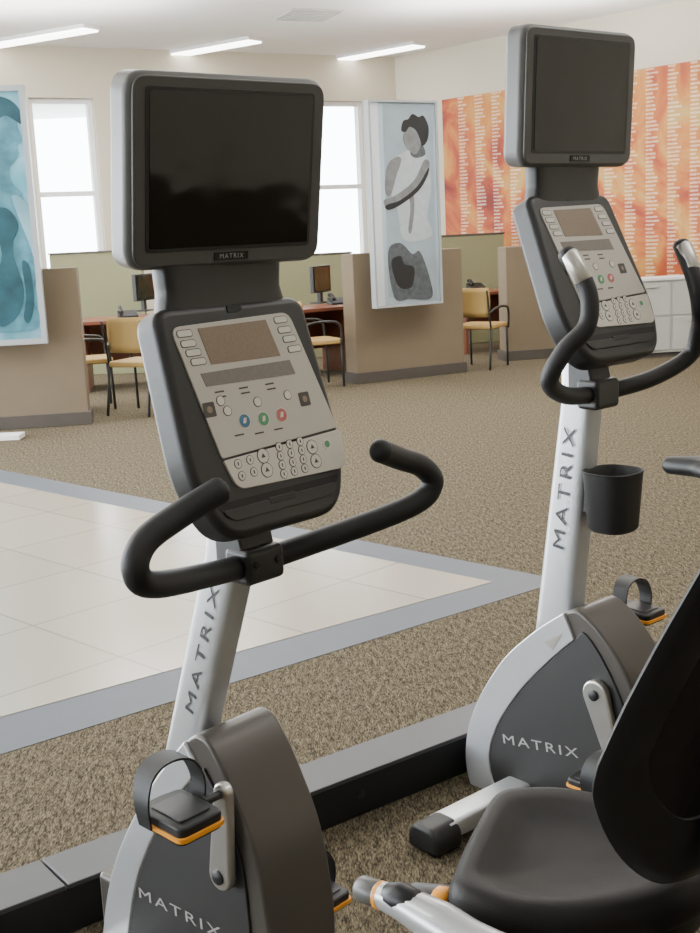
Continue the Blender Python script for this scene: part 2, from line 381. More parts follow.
def neck(B,tv,con,Wd):
    c,u,v,n=tv[0]; Hd=tv[4]
    ct=con[4]; cn=con[0][3]; cv=con[0][2]; wt=con[1]
    a=c-v*(Hd-.03)-n*.038; a[1]=0; b_=ct-cn*.030-cv*.05
    mid=(a+b_)/2+V((.006,0,0))
    sweep('tv_bracket',[a,mid,b_],[wt*.90,wt*.78,wt*.76,wt*.82,wt*.93],.025,M['dark'],B.e,ref=(0,1,0),ex=6,n=40)
def pedal(B,c,tilt=0.0,k=1.0,su=1.0):
    c=V(c); ca,sa=math.cos(tilt),math.sin(tilt)
    u,v,n=V((ca,0,sa)),V((0,1,0)),V((-sa,0,ca))
    fr=(c,u*k,v*k,n*k)
    p=prism('pedal',roundpoly([(-.052,-.043),(.052,-.043),(.058,0),(.052,.043),(-.052,.043)],.014),fr,-.017,.013,M['rubber'],B.e,.005,2)
    prism('orange_trim',roundpoly([(-.056,-.046),(.055,-.046),(.062,0),(.055,.046),(-.056,.046)],.015),fr,-.010,-.002,M['orange'],p,.001,1)
    prism('tread',rrect(.036,.03,.006),fr,.012,.016,M['dark'],p,.002,1)
    u,v,n=u*k*su,v*k,n*k
    pts=[c-v*.052+u*.02-n*.005,c-v*.055+u*.024+n*.038,c-v*.038+u*.032+n*.074,c+u*.036+n*.085,c+v*.038+u*.032+n*.074,c+v*.055+u*.024+n*.038,c+v*.052+u*.02-n*.005]
    P=cr(pts,6); vs=[];fs=[]
    for i,q in enumerate(P):
        t=nrm(P[min(i+1,len(P)-1)]-P[max(i-1,0)]); nn=nrm(np.cross(t,u)); w=.016+.007*math.sin(math.pi*i/(len(P)-1))
        uu_=nrm(u)
        vs+=[q-uu_*w+nn*.002,q+uu_*w+nn*.002,q+uu_*w-nn*.002,q-uu_*w-nn*.002]
    for i in range(len(P)-1):
        for j in range(4): fs.append([i*4+j,i*4+(j+1)%4,(i+1)*4+(j+1)%4,(i+1)*4+j])
    fs+=[[0,1,2,3],[len(vs)-4,len(vs)-3,len(vs)-2,len(vs)-1]]
    mk('strap',vs,fs,M['rubber'],p,True)
    return p
def crank(B,ax,pd,y0,rr=.028):
    a=V((ax[0],0,ax[1])); b_=V((pd[0],0,pd[1])); d=nrm(b_-a); s=V((d[2],0,-d[0])); L=np.linalg.norm(b_-a)
    sg=1 if y0>0 else -1
    poly=[]
    for k in range(9):
        t=math.pi/2+math.pi*k/8; poly.append((rr*math.cos(t),rr*math.sin(t)))
    for k in range(9):
        t=-math.pi/2+math.pi*k/8; poly.append((L+.019*math.cos(t),.019*math.sin(t)))
    o=a+V((0,y0,0)); n=V((0,sg,0))
    c=prism('crank_arm',poly,(o,d,s,n),-.001,.02,M['chrome'],B.e,.006,2)
    lathe('axle_cap',[(.014,0),(.014,.004),(.010,.007)],o+n*.0195,M['rubber'],c,20,axis=(0,sg,0))
    lathe('pedal_spindle',[(.008,0),(.008,.04)],o+d*L+n*.016,M['dark'],c,14,axis=(0,sg,0))
    return c
def stabilizer(B,x,z,y0,y1,name,rv=.028,rh=.045,k=1.0,m_='silver'):
    s=sweep(name,[(x,y0,z),(x,y1,z)],rv,rh,M[m_],B.e,ex=6,n=28,smoothpath=False,ref=(0,0,1))
    for sg,yy in ((-1,y0),(1,y1)):
        prism('end_cap',roundpoly([(-.064*k,-z+.004),(.064*k,-z+.004),(.06*k,.006),(.035*k,.032*k),(-.035*k,.032*k),(-.06*k,.006)],.02),(V((x,yy-sg*.01,z)),V((1,0,0)),V((0,0,1)),V((0,sg,0))),-.02,.075,M['rubber'],s,.014,3)
    return s
def column_text(col,A,B_,t0,t1,ry,hgt,shift=0.0):
    d=nrm(B_-A); L=np.linalg.norm(B_-A); up=V((d[2],0,-d[0]))
    o=A+d*L*t0-up*(hgt/2+shift)+V((0,ry,0))
    text('MATRIX',(o,d,up,V((0,1,0))),L*(t1-t0),hgt,M['ink'],col,space=1.3)
def fracs(A,B_,P): 
    d=nrm(B_-A); return ((P-A)@d)/np.linalg.norm(B_-A)
# ================================================================== RECUMBENT BIKE (left)
BL=Bike('recumbent_bike',(-.211,2.09),137)
tag(BL.e,'recumbent exercise bike with wide bullhorn bars and low padded seat, in the foreground','exercise bike')
tvL=television(BL,(148,90),(310,96),(305,242),(147,248),129)
cnL=console(BL,(151,311),(300,294),(350,484),(202,524))
neck(BL,tvL,cnL,tvL[3])
fr,wt,wb,h,top,bot=cnL; n=fr[3]; v=fr[2]
colB=BL.y(191,745); colT=BL.y(230,560)
cend=bot+v*h*.3-n*.075
col=sweep('column',[colB-(colT-colB)*.35,colB,colT,cend],.031,.045,M['silver'],BL.e,ref=(0,1,0),ex=4.5,smoothpath=False,n=32)
column_text(col,colB,colT,fracs(colB,colT,BL.y(191,712,.03)),fracs(colB,colT,BL.y(212,582,.03)),.0315,.024,.007)
# handlebar
jt=BL.y(255,562)
prs=[BL.pair(a,b_) for a,b_ in (((158,590),(404,504)),((138,579),(430,477)),((147,550),(420,460)),((178,520),(400,456)),((220,488),(380,452)))]
hp=[(q[0],-q[1],q[2]) for q in prs[::-1]]+[(jt[0],-.05,jt[2]),(jt[0],.05,jt[2])]+[tuple(q) for q in prs]
hb=sweep('handlebar',hp,.0215,None,M['grip'],BL.e,n=20,per=8)
prism('handlebar_clamp',rrect(.032,.032,.014),(V((jt[0],0,jt[2])),V((1,0,0)),V((0,0,1)),V((0,1,0))),-.045,.045,M['dark'],BL.e,.012,3)
for sg in (-1,1): lathe('clamp_bolt',[(.007,0),(.007,.003),(.005,.005)],(jt[0]-.032,sg*.025,jt[2]+.005),M['rubber'],hb,12,axis=(-1,0,0))
prism('console_mount',roundpoly([(-.03,-.02),(.05,-.03),(.05,.09),(-.01,.07)],.012),(V((jt[0]+.01,0,jt[2]+.01)),V((1,0,0)),V((0,0,1)),V((0,1,0))),-.04,.04,M['dark'],BL.e,.012,3)
# body
YB=.085
fo=[BL.y(*q,YB) for q in ((186,740),(156,780),(128,832),(112,880),(105,933),(103,985))]
bk=[BL.y(*q,YB) for q in ((202,738),(216,758),(236,803),(256,862),(269,933),(273,985))]
prof=cr(xz(fo[::-1])+xz(bk),6)
sh=prism('body_shell',prof,XZ(0),-YB,YB,M['bronze'],BL.e,.036,7)
fi=[BL.y(*q,YB+.007) for q in ((199,772),(174,802),(151,842),(136,885),(129,933),(128,980))]
rim=cr(xz(fo),6)+cr(xz(fi[::-1]),6)
prism('silver_rim',rim,XZ(0),-YB-.008,YB+.008,M['silver'],sh,.006,3)
bi=[BL.y(*q,YB+.007) for q in ((206,776),(226,820),(241,867),(249,933),(252,980))]
pn=prism('side_panel',cr(xz(fi[::-1])+xz(bi),6),XZ(0),-YB-.0055,YB+.0055,M['panel'],sh,.004,2)
st=BL.y(140,897,YB+.006); en=BL.y(222,939,YB+.006); uu=en-st; uu[1]=0; ln_=np.linalg.norm(uu); uu=uu/ln_; vv=V((-uu[2],0,uu[0]))
if vv[2]<0: vv=-vv
text('MATRIX',(V((st[0],YB+.006,st[2])),uu,vv,V((0,1,0))),ln_,.022,M['silverink'],pn)
ax=BL.y(217,878,.12); pd=BL.y(218,795,.12)
crank(BL,(ax[0],ax[2]),(pd[0],pd[2]),YB+.012)
pedal(BL,(pd[0],.205,pd[2]-.005),tilt=.06,k=1.12)
op=(2*ax[0]-pd[0],2*ax[2]-pd[2]); crank(BL,(ax[0],ax[2]),op,-YB-.012); pedal(BL,(op[0],-.15,op[1]),tilt=.06)
fb=xz(fo)[-1]; bb=xz(bk)[-1]
boxes('base_cover',[(bb[0]-.02,fb[0]+.0,-.075,.075,.03,max(bb[1],fb[1])+.03)],M['bronze'],BL.e,.015)
sweep('seat_rail',[(bb[0]+.05,0,.10),(-.75,0,.11),(-1.15,0,.12)],.045,.03,M['silver'],BL.e,ref=(0,1,0),ex=4)
stabilizer(BL,fb[0]-.06,.05,-.2,.22,'front_stabilizer'); stabilizer(BL,-1.12,.05,-.25,.25,'rear_stabilizer')
# seat
ZS=.59
so=[BL.z(*q,ZS) for q in ((450,888),(455,862),(474,822),(493,793),(520,786),(570,787),(625,800),(690,830),(722,862),(690,893),(610,914),(540,918),(485,908))]
sp=cr([(q[0],q[1]) for q in so],5,True)
cen=np.mean(sp,axis=0)
vs=[];fs=[];K=len(sp)
for sc,z in ((.0,-.020),(.35,-.018),(.58,-.009),(.74,.003),(.86,.008),(.94,.003),(.985,-.009),(1.0,-.022),(.995,-.040),(.96,-.052),(.8,-.056),(0,-.056)):
    vs+=[(cen[0]+(q[0]-cen[0])*sc,cen[1]+(q[1]-cen[1])*sc,ZS+z) for q in sp]
for i in range(11):
    for j in range(K): fs.append([i*K+j,i*K+(j+1)%K,(i+1)*K+(j+1)%K,(i+1)*K+j])
bmesh_o=mk('seat_cushion',vs,fs,M['vinyl'],BL.e,True)
sm=bmesh_o.modifiers.new('weld','WELD'); sm.merge_threshold=.0005
prism('seat_pan',[(cen[0]+(q[0]-cen[0])*.9,cen[1]+(q[1]-cen[1])*.9) for q in sp],(V((0,0,0)),V((1,0,0)),V((0,1,0)),V((0,0,1))),ZS-.095,ZS-.054,M['black'],BL.e,.01,2)
boxes('seat_carriage',[(cen[0]-.14,cen[0]+.1,-.07,.07,.11,ZS-.09)],M['dark'],BL.e,.015)
# backrest, seen from behind: open frame with padded panel
WB=.2
edge=[BL.y(*q,WB) for q in ((592,800),(600,768),(626,715),(660,652),(700,580))]
ez=[q[2] for q in edge]; exs=[q[0] for q in edge]
dxe=(exs[-1]-exs[-2])/(ez[-1]-ez[-2])
ez+= [ez[-1]+.25]; exs+=[exs[-1]+dxe*.25]
cb=BL.y(700,872,0.)
ZB=cb[2]; ZE=ez[0]; ZT=ez[-2]+.2
def xe(z):
    if z<ez[0]: return exs[0]+(exs[1]-exs[0])/(ez[1]-ez[0])*(z-ez[0])*.4
    return float(np.interp(z,ez,exs))
depthc=max(.02,min(.12,xe(ZB)-cb[0]))
ol=[(0,ZB),(.09,ZB+.02),(.155,ZB+(ZE-ZB)*.45),(WB-.004,ZE-.01),(WB+.004,ZE+.07),(WB+.006,(ZE+ZT)/2),(WB-.005,ZT-.08),(.15,ZT-.015),(0,ZT)]
half=cr(ol,5); outl=half+[(-q[0],q[1]) for q in half[1:-1]][::-1]
def bx(y,z): return xe(z)-depthc*(1-(y/WB)**2)
K=len(outl); cz=(ZB+ZT)/2
def layer(scs,zmin=-9):
    r=[]
    for sc,dx in scs:
        L_=[]
        for q in outl:
            y_,z_=q[0]*sc,max(cz+(q[1]-cz)*sc,zmin); L_.append((bx(y_,z_)+dx,y_,z_))
        r.append(L_)
    return r
def loft(name,rings,material,parent,loop=False):
    vs=[v for r_ in rings for v in r_]; m_=len(rings)
    fs=[[i*K+j,i*K+(j+1)%K,((i+1)%m_)*K+(j+1)%K,((i+1)%m_)*K+j] for i in range(m_ if loop else m_-1) for j in range(K)]
    if not loop: fs+=[list(range(K)),[(m_-1)*K+j for j in range(K)]]
    return mk(name,vs,fs,material,parent,True)
br_=loft('backrest',layer(((.73,.005),(.82,.008),(.93,.008),(.985,.006),(1,.0),(.985,-.007),(.94,-.010),(.82,-.010),(.73,-.006),(.715,.0))),M['black'],BL.e,True)
zc=ZB+(ZT-ZB)*.145
loft('back_panel',layer(((.02,-.003),(.5,-.003),(.74,-.003),(.76,0),(.74,.008),(.02,.008)),zc),M['vinyl'],br_)
loft('back_pad',layer(((.02,.030),(.4,.032),(.7,.034),(.82,.030),(.86,.014),(.84,.008),(.02,.008)),zc),M['vinyl'],br_)
sweep('backrest_support',[(cen[0]-.14,0,ZS-.13),(cb[0]-.05,0,ZB-.1),(bx(0,ZB+.1)-.03,0,ZB+.1),(bx(0,ZB+.35)-.03,0,ZB+.35)],.022,.018,M['dark'],BL.e,ref=(0,1,0),ex=3)
# side grips
hy=.25
p0=BL.y(372,892,hy);p1=BL.y(402,903,hy);p2=BL.y(440,924,hy);p3=BL.y(485,950,hy)
for sg in (1,-1):
    sx_=0 if sg>0 else -.46
    q=[V((p[0]+sx_,sg*hy,p[2]-(0 if sg>0 else .12))) for p in (p0,p1,p2,p3)]
    q.append(q[-1]+V((-.10,-sg*.02,-.0)))
    q.append(V((cen[0]-.1+sx_*.5,sg*.12,ZS-(.11 if sg>0 else .16))))
    g=sweep('side_handle',q,[.016,.023,.030,.030,.022,.02],None,M['silver'] if sg>0 else M['black'],BL.e,n=18)
    t=nrm(q[0]-q[1]); sweep('handle_tip',[q[0]-t*.012,q[0]+t*.018],.0188,None,M['tvback'],g,n=18,smoothpath=False)
    sweep('orange_ring',[q[0]-t*.021,q[0]-t*.0145],.0198,None,M['orange'],g,n=18,smoothpath=False,cap=False)
    sweep('contact_plate',[q[0]-t*.032+V((0,0,.003)),q[1]+V((0,0,.006)),q[1]*.6+q[2]*.4+V((0,0,.008))],[.019,.023,.020],None,M['black'],g,n=18,smoothpath=False)
lv=BL.z(444,898,ZS-.07)
lev=sweep('adjust_lever',[lv+V((.045,0.02,.0)),lv+V((-.08,-.03,.01))],.014,.024,M['dark'],BL.e,n=14,smoothpath=False)
sweep('orange_tip',[lv+V((-.01,0.006,0.005)),lv+V((.004,.011,0.004))],.0152,.0255,M['orange'],lev,n=14,smoothpath=False)
# ================================================================== UPRIGHT BIKE (right)
BR=Bike('upright_bike',(.637,2.808),131)
tag(BR.e,'upright exercise bike with bottle holder and tall curved bars, behind the recumbent one','exercise bike')
tvR=television(BR,(535,38),(627,44),(622,150),(532,152),128)
cnR=console(BR,(525,201),(606,188),(662,330),(574,356),CONS)
neck(BR,tvR,cnR,tvR[3])
fr,wt,wb,h,top,bot=cnR; n=fr[3]; v=fr[2]
sweep('console_back',[bot+v*h*.25-n*.07,bot+v*h*.75-n*.075],wt*.7,.03,M['silver'],BR.e,ref=(0,1,0),ex=3,smoothpath=False)
colB=BR.y(560,618); colT=BR.y(582,400); cend=bot+v*h*.3-n*.075
col=sweep('column',[colB-(colT-colB)*.25,colB,colT,cend],[.036,.036,.033,.033],[.056,.056,.046,.042],M['silver'],BR.e,ref=(0,1,0),ex=4.5,smoothpath=False,n=32)
column_text(col,colB,colT,fracs(colB,colT,BR.y(553,546,.036)),fracs(colB,colT,BR.y(565,425,.035)),.0368,.034,0)
jt=BR.y(598,393)
prs=[BR.pair(a,b_) for a,b_ in (((565,403),(652,370)),((551,390),(688,347)),((566,360),(697,322)),((588,333),(699,303)),((588,295),(694,275)),((566,250),(681,247)))]
hp=[(q[0],-q[1],q[2]) for q in prs[::-1]]+[(jt[0],-.045,jt[2]),(jt[0],.045,jt[2])]+[tuple(q) for q in prs]
hb=sweep('handlebar',hp,.0205,None,M['grip'],BR.e,n=20,per=8)
for sg in (1,-1):
    a=V(prs[4]);b_=V(prs[5]);a[1]*=sg;b_[1]*=sg
    sweep('pulse_contact',[a+(b_-a)*.25+V((-.003,0,.003)),a+(b_-a)*.9+V((-.003,0,.003))],.0212,None,M['chrome'],hb,n=18,smoothpath=False)
prism('handlebar_clamp',rrect(.032,.036,.014),(V((jt[0],0,jt[2])),V((1,0,0)),V((0,0,1)),V((0,1,0))),-.045,.045,M['dark'],BR.e,.012,3)
prism('console_mount',roundpoly([(-.03,-.02),(.05,-.03),(.05,.09),(-.01,.07)],.012),(V((jt[0]+.01,0,jt[2]+.01)),V((1,0,0)),V((0,0,1)),V((0,1,0))),-.04,.04,M['dark'],BR.e,.012,3)
cp=BR.y(613,500)
cup=lathe('bottle_holder',[(.02,-.074),(.048,-.074),(.055,-.066),(.065,.066),(.068,.072),(.065,.074),(.061,.068),(.048,-.058),(.02,-.062)],cp,M['rubber'],BR.e,40,ex=2.8)
boxes('holder_bracket',[(cp[0]+.05,cp[0]+.13,-.02,.02,cp[2]-.04,cp[2]+.03)],M['dark'],cup,.006)
# body
c9=.08
fo=[BR.y(*q,c9) for q in ((565,612),(534,632),(502,662),(475,710),(467,755),(476,793),(496,812))]
bk=[BR.y(*q,c9) for q in ((582,614),(608,644),(632,690),(646,745),(650,795),(640,822))]
sh=prism('body_shell',cr(xz(fo[::-1])+xz(bk),6,True),XZ(0),-c9,c9,M['bronze'],BR.e,.028,6)
fi=[BR.y(*q,c9+.006) for q in ((574,640),(548,662),(519,692),(497,726),(489,757),(495,786),(508,800))]
prism('silver_rim',cr(xz(fo),6)+cr(xz(fi[::-1]),6),XZ(0),-c9-.008,c9+.008,M['silver'],sh,.006,3)
bi=[BR.y(*q,c9+.006) for q in ((584,634),(604,664),(622,705),(635,750),(638,792),(630,808))]
pn=prism('side_panel',cr(xz(fi[::-1])+xz(bi),6,True),XZ(0),-c9-.005,c9+.005,M['panel'],sh,.004,2)
tri=[BR.y(*q,c9+.008) for q in ((544,642),(562,634),(553,650))]
prism('warning_mark',xz(tri),XZ(0),c9,c9+.0092,M['chrome'],sh)
st=BR.y(504,743,c9+.006); en=BR.y(579,758,c9+.006); uu=en-st; uu[1]=0; ln_=np.linalg.norm(uu); uu=uu/ln_; vv=V((-uu[2],0,uu[0]))
if vv[2]<0: vv=-vv
text('MATRIX',(V((st[0],c9+.006,st[2])),uu,vv,V((0,1,0))),ln_,.025,M['silverink'],pn)
ax=BR.y(590,697,.12); pd=BR.y(612,776,.12)
crank(BR,(ax[0],ax[2]),(pd[0],pd[2]),c9+.006,.036); pedal(BR,(pd[0]+.01,.178,pd[2]+.0),tilt=-.02,k=.95,su=-1)
op=BR.y(640,612,-.19); crank(BR,(ax[0],ax[2]),(op[0],op[2]),-c9-.012); pedal(BR,(op[0],-.19,op[2]),tilt=.05)
f0=BR.z(440,828,.045); stabilizer(BR,f0[0],.045,-.2,f0[1],'front_stabilizer',.024,.040,.85)
xm=min(p[0] for p in bk)
sweep('lower_frame',[(f0[0],0,.06),(xm+.1,0,.10),(xm-.35,0,.09)],.045,.04,M['dark'],BR.e,ref=(0,1,0),ex=4)
stabilizer(BR,xm-.36,.05,-.25,.25,'rear_stabilizer',m_='dark')
sd=BR.y(669,465)
pts=[(sd[0],0,sd[2]),(sd[0]-.08,0,sd[2]+.005),(sd[0]-.17,0,sd[2]+.005),(sd[0]-.26,0,sd[2]+.015)]
sweep('saddle',pts,[.022,.035,.085,.12],[.02,.024,.03,.034],M['rubber'],BR.e,ref=(0,1,0),n=24)
sweep('seat_post',[(sd[0]-.2,0,sd[2]-.02),(sd[0]-.10,0,.5)],.026,.026,M['silver'],BR.e,n=20,smoothpath=False)
sweep('seat_tube',[(sd[0]-.12,0,.62),(xm+.06,0,.18)],.05,.06,M['bronze'],BR.e,ref=(0,1,0),ex=3,smoothpath=False)
# ================================================================== SETTING
G=onz(405,334); G0=onz(10,371); wd=nrm(G0-G); wn=V((-wd[1],wd[0],0)); 
if wn[1]<0: wn=-wn
Rp=onz(668,345); rd=nrm(Rp-G); rn=V((-rd[1],rd[0],0))
if rn[1]<0: rn=-rn
ZC=hz(onplane(393,300,G,wn),57)
def wallmesh(name,A,dv,nv,L,z0,z1,th,material,holes=()):
    ss=sorted({0.,L}|{q for h_ in holes for q in h_[:2]}); zs=sorted({z0,z1}|{q for h_ in holes for q in h_[2:]})
    vs=[];fs=[]
    for i in range(len(ss)-1):
        for j in range(len(zs)-1):
            sm_,zm=(ss[i]+ss[i+1])/2,(zs[j]+zs[j+1])/2
            if any(a<sm_<b_ and c<zm<d_ for a,b_,c,d_ in holes): continue
            s=len(vs)
            for a in (ss[i],ss[i+1]):
                for t in (0,th):
                    for z in (zs[j],zs[j+1]): vs.append(A+dv*a+nv*t+V((0,0,z)))
            fs+=[[s+k for k in f] for f in ((0,1,3,2),(4,6,7,5),(0,4,5,1),(2,3,7,6),(0,2,6,4),(1,5,7,3))]
    return mk(name,vs,fs,material)
def wallp(px,py):
    P=onplane(px,py,G,wn); return (P-G)@wd, P[2]
holes=[]
for (xa,xb,xm_,ya,yb) in ((285,368,340,106,286),(150,255,200,102,275),(36,100,60,96,262),(-75,0,-30,90,250)):
    a,b_=sorted((wallp(xa,(ya+yb)/2)[0],wallp(xb,(ya+yb)/2)[0])); holes.append((a,b_,wallp(xm_,yb)[1],wallp(xm_,ya)[1]))
z0w=min(h_[2] for h_ in holes); z1w=np.mean([h_[3] for h_ in holes])
holes=[(a,b_,max(.9,z0w),z1w) for a,b_,_,_ in holes]
struct(wallmesh('wall_back',G-wd*.2,wd,wn,18,0,ZC,.3,M['wall'],[(a+.2,b_+.2,c,d_) for a,b_,c,d_ in holes]))
for i,(a,b_,c,d_) in enumerate(holes):
    fw=.06; w_=wallmesh('window_%d'%(i+1),G+wd*a+wn*.08,wd,wn,b_-a,c,d_,.09,M['white'],[(fw,b_-a-fw,c+fw,c+(d_-c)*.52-.03),(fw,b_-a-fw,c+(d_-c)*.52+.03,d_-fw)])
    struct(w_)
    struct(wallmesh('trim_%d'%(i+1),G+wd*(a-.05)-wn*.04,wd,wn,b_-a+.1,c-.05,c,.12,M['white']))
struct(wallmesh('wall_right',G-rd*.0,rd,rn,11,0,ZC,.3,M['wall']))
struct(boxes('wall_side_added',[(7.0,7.3,-6,12.0,0,ZC)],M['wall'])); struct(boxes('wall_front_added',[(-11,7.3,-6.3,-6,0,ZC)],M['wall']))  # unseen walls, added so the television screens mirror them instead of bright sky
struct(boxes('ceiling',[(-16,14,-6.3,24,ZC,ZC+.2)],M['ceil']))
struct(boxes('floor',[(-16,14,-6.3,24,-.1,0)],M['carpet']))
def lineint(p1,p2,q1,q2):
    A=np.array([[p2[0]-p1[0],-(q2[0]-q1[0])],[p2[1]-p1[1],-(q2[1]-q1[1])]]); t=np.linalg.solve(A,(q1-p1)[:2]); return p1+(p2-p1)*t[0]
a0,a1=onz(0,470),onz(540,576); b0,b1=onz(0,755),onz(540,588)
cor=lineint(a0,a1,b0,b1)
ia0,ia1=onz(0,483),onz(470,578); ib0,ib1=onz(0,718),onz(440,597); icor=lineint(ia0,ia1,ib0,ib1)
def ext(p,c,L=7): return c+nrm(p-c)*L
def flat(name,pts,z,material):
    return mk(name,[(p[0],p[1],z) for p in pts]+[(p[0],p[1],z-.02) for p in pts],[list(range(len(pts))),list(range(len(pts),2*len(pts)))]+[[i,(i+1)%len(pts),len(pts)+(i+1)%len(pts),len(pts)+i] for i in range(len(pts))],material)
struct(flat('floor_border',[cor,ext(a0,cor),ext(a0,cor)+ext(b0,cor)-cor,ext(b0,cor)],.002,M['grout']))
struct(flat('floor_tile',[icor,ext(ia0,icor),ext(ia0,icor)+ext(ib0,icor)-icor,ext(ib0,icor)],.004,M['tile']))
td=nrm(a0-cor); TILEMAP.inputs['Rotation'].default_value=(0,0,-math.atan2(td[1],td[0]))
# raceway
q0=onz(40,859,.12); q1=onz(480,700,.12); qd=nrm(q1-q0); qn=V((qd[1],-qd[0],0))
e=empty('cable_raceway',(q0[0],q0[1],0),math.atan2(qd[1],qd[0])); tag(e,'long low black raceway with grey lid on the carpet behind both bikes','raceway')
Lr=np.linalg.norm(q1-q0)
boxes('raceway_body',[(-1.6,Lr+.08,-.145,-.005,0,.108)],M['race'],e,.004)
boxes('lid',[(.003,Lr+.09,-.15,0,.108,.12)],M['racetop'],e,.003)
boxes('lid',[(-1.6,-.003,-.15,0,.108,.12)],M['racetop'],e,.003)
for k in range(3): lathe('fixing_screw',[(.012,0),(.012,.003),(.006,.004)],(.2+k*.62,-.145,.06),M['dark'],e,12,axis=(0,-1,0))
# partitions
def partition(name,A,B_,top,th,material,label,base=True,group=None,capm=None):
    dv=nrm(B_-A); L=np.linalg.norm(B_-A); t=empty(name,(A[0],A[1],0),math.atan2(dv[1],dv[0])); tag(t,label,'partition',group)
    boxes('partition_panel',[(0,L,0,th,.0,top)],material,t,.01)
    if base: boxes('base_trim',[(-.02,L+.02,-.02,th+.02,0,.11)],M['tanbase'],t,.005)
    if capm: boxes('cap',[(-.01,L+.01,-.01,th+.01,top,top+.02)],capm,t,.004)
    return t
GP='low tan office partitions'; GD='cubicle dividers'
pa=partition('office_partition',onz(-160,441),onz(90,424),hz(onz(0,432),272),.25,M['tan'],'low tan partition wall under the cyan poster at the left edge',group=GP)
pm0,pm1=onz(358,384),onz(465,372)
partition('office_partition',pm0,pm1,hz(pm0,254),.25,M['tan'],'low tan partition wall under the poster of a stretching person',group=GP)
pr0,pr1=onz(508,361),onz(600,354)
partition('office_partition',pr0,pr1,hz(pr0,247),.25,M['tan'],'low tan partition wall behind the upright bike',group=GP)
for (xa,ya,xb,yb,tp,lb) in ((60,376,150,373,255,'olive cubicle divider behind the left desk with two chairs'),(283,360,356,355,257,'olive cubicle divider behind the desk with the black monitor'),(441,346,506,341,237,'olive cubicle divider between middle and right tan partitions')):
    A,B_=onz(xa,ya),onz(xb,yb); partition('cubicle_divider',A,B_,hz(A,tp),.08,M['olive'],lb,False,GD,M['tanbase'])
A,B_=onz(225,384),onz(281,379); partition('cubicle_divider',A,B_,hz(B_,262),.12,M['tan'],'tan cubicle divider just right of the large television',False,GD)
# posters
def poster(name,A,B_,pyb,pyt,label,bg,fwid,left_wide=0):
    dv=nrm(B_-A); nv=V((dv[1],-dv[0],0)); L=np.linalg.norm(B_-A); zb,zt=hz(B_,pyb),hz(B_,pyt)
    t=empty(name,(A[0],A[1],0),math.atan2(dv[1],dv[0])); tag(t,label,'poster','framed posters hung on the partitions')
    vs=[(0,L,-.03,.05,zb,zb+fwid),(0,L,-.03,.05,zt-fwid,zt),(0,fwid,-.03,.05,zb+fwid,zt-fwid),(L-fwid,L,-.03,.05,zb+fwid,zt-fwid)]
    boxes('poster_frame',vs,M['frame'],t)
    if left_wide: boxes('frosted_margin',[(fwid,fwid+left_wide,-.01,.02,zb+fwid,zt-fwid)],M['frost'],t)
    pr=boxes('print',[(fwid+left_wide,L-fwid,.0,.015,zb+fwid,zt-fwid)],bg,t)
    boxes('mounting_post',[(L*.2,L*.2+.05,.05,.09,zb,zb+.5),(L*.8,L*.8+.05,.05,.09,zb,zb+.5)],M['cab'],t)
    return t,A,dv,nv,pr
fwd=lambda P,k: V((P[0]*(1-k/np.linalg.norm(P[:2])),P[1]*(1-k/np.linalg.norm(P[:2])),0))
def ink(name,px,material,off,sm=True):
    pts=[]
    for q in px:
        P=onplane(q[0],q[1],A+nv*.0,nv)-A; pts.append((P@dv,P[2]))
    if sm: pts=[tuple(q) for q in cr(pts,5,True)]
    return prism(name,pts,(V((0,0,0)),V((1,0,0)),V((0,0,1)),V((0,-1,0))),0.0005,off,material,pr,smooth=False)
p_=fwd(onz(-85,436),.15); p2_=fwd(onz(56,427),.15)
t,A,dv,nv,pr=poster('hanging_poster',p_,p2_,343,85,'framed poster with a cyan print at the left edge',M['cyan'],.045)
ink('print_torso',[(-40,195),(-5,185),(20,195),(33,222),(38,262),(34,300),(39,328),(-20,330),(-50,300)],M['teal2'],.004)
ink('print_neck',[(-12,160),(8,160),(10,180),(22,196),(8,206),(-14,200)],M['teal2'],.0045)
ink('print_head',[(-20,110),(2,102),(14,112),(18,128),(22,141),(17,146),(18,156),(8,168),(-8,172),(-22,150)],M['teal2'],.006)
ink('print_hair',[(-24,118),(-8,98),(8,99),(20,110),(22,124),(14,120),(4,116),(-6,128),(-12,165),(-24,165)],M['teal'],.0065)
ink('print_shade',[(-10,215),(6,208),(18,225),(12,250),(24,290),(16,318),(-2,325),(-10,290),(2,255)],M['teal'],.007)
ink('print_fold',[(22,262),(30,268),(34,300),(30,322),(24,318),(26,295)],M['teal'],.007)
ink('print_arm',[(12,196),(24,200),(35,225),(40,255),(36,262),(28,240),(18,215)],M['cyan'],.008)
p_=fwd(onz(378,384),.15); p2_=fwd(onz(444,376),.15)
t,A,dv,nv,pr=poster('hanging_poster',p_,p2_,303,101,'framed greyscale poster of a stretching dark-haired person',M['posterbg'],.02,.10)
ink('print_wall',[(382,103),(432,103),(437,300),(389,297)],M['skin2'],.003,False)
ink('print_body',[(389,165),(402,153),(416,150),(427,160),(431,186),(427,215),(431,236),(404,240),(397,210),(388,185)],M['shirt'],.006)
ink('print_shoulder',[(387,166),(396,157),(401,160),(396,176),(390,196),(385,190)],M['skin'],.007)
ink('print_arm',[(384,200),(396,195),(414,180),(424,160),(429,166),(418,188),(400,202),(387,207)],M['skin'],.008)
ink('print_arm_shadow',[(386,205),(400,200),(417,186),(428,168),(427,176),(418,191),(400,205),(388,210)],M['hair'],.0085)
ink('print_face',[(404,132),(408,125),(418,128),(421,141),(416,154),(409,151),(405,145),(403,139)],M['skin'],.008)
ink('print_neck',[(412,146),(420,142),(425,154),(416,158),(410,154)],M['mid'],.0075)
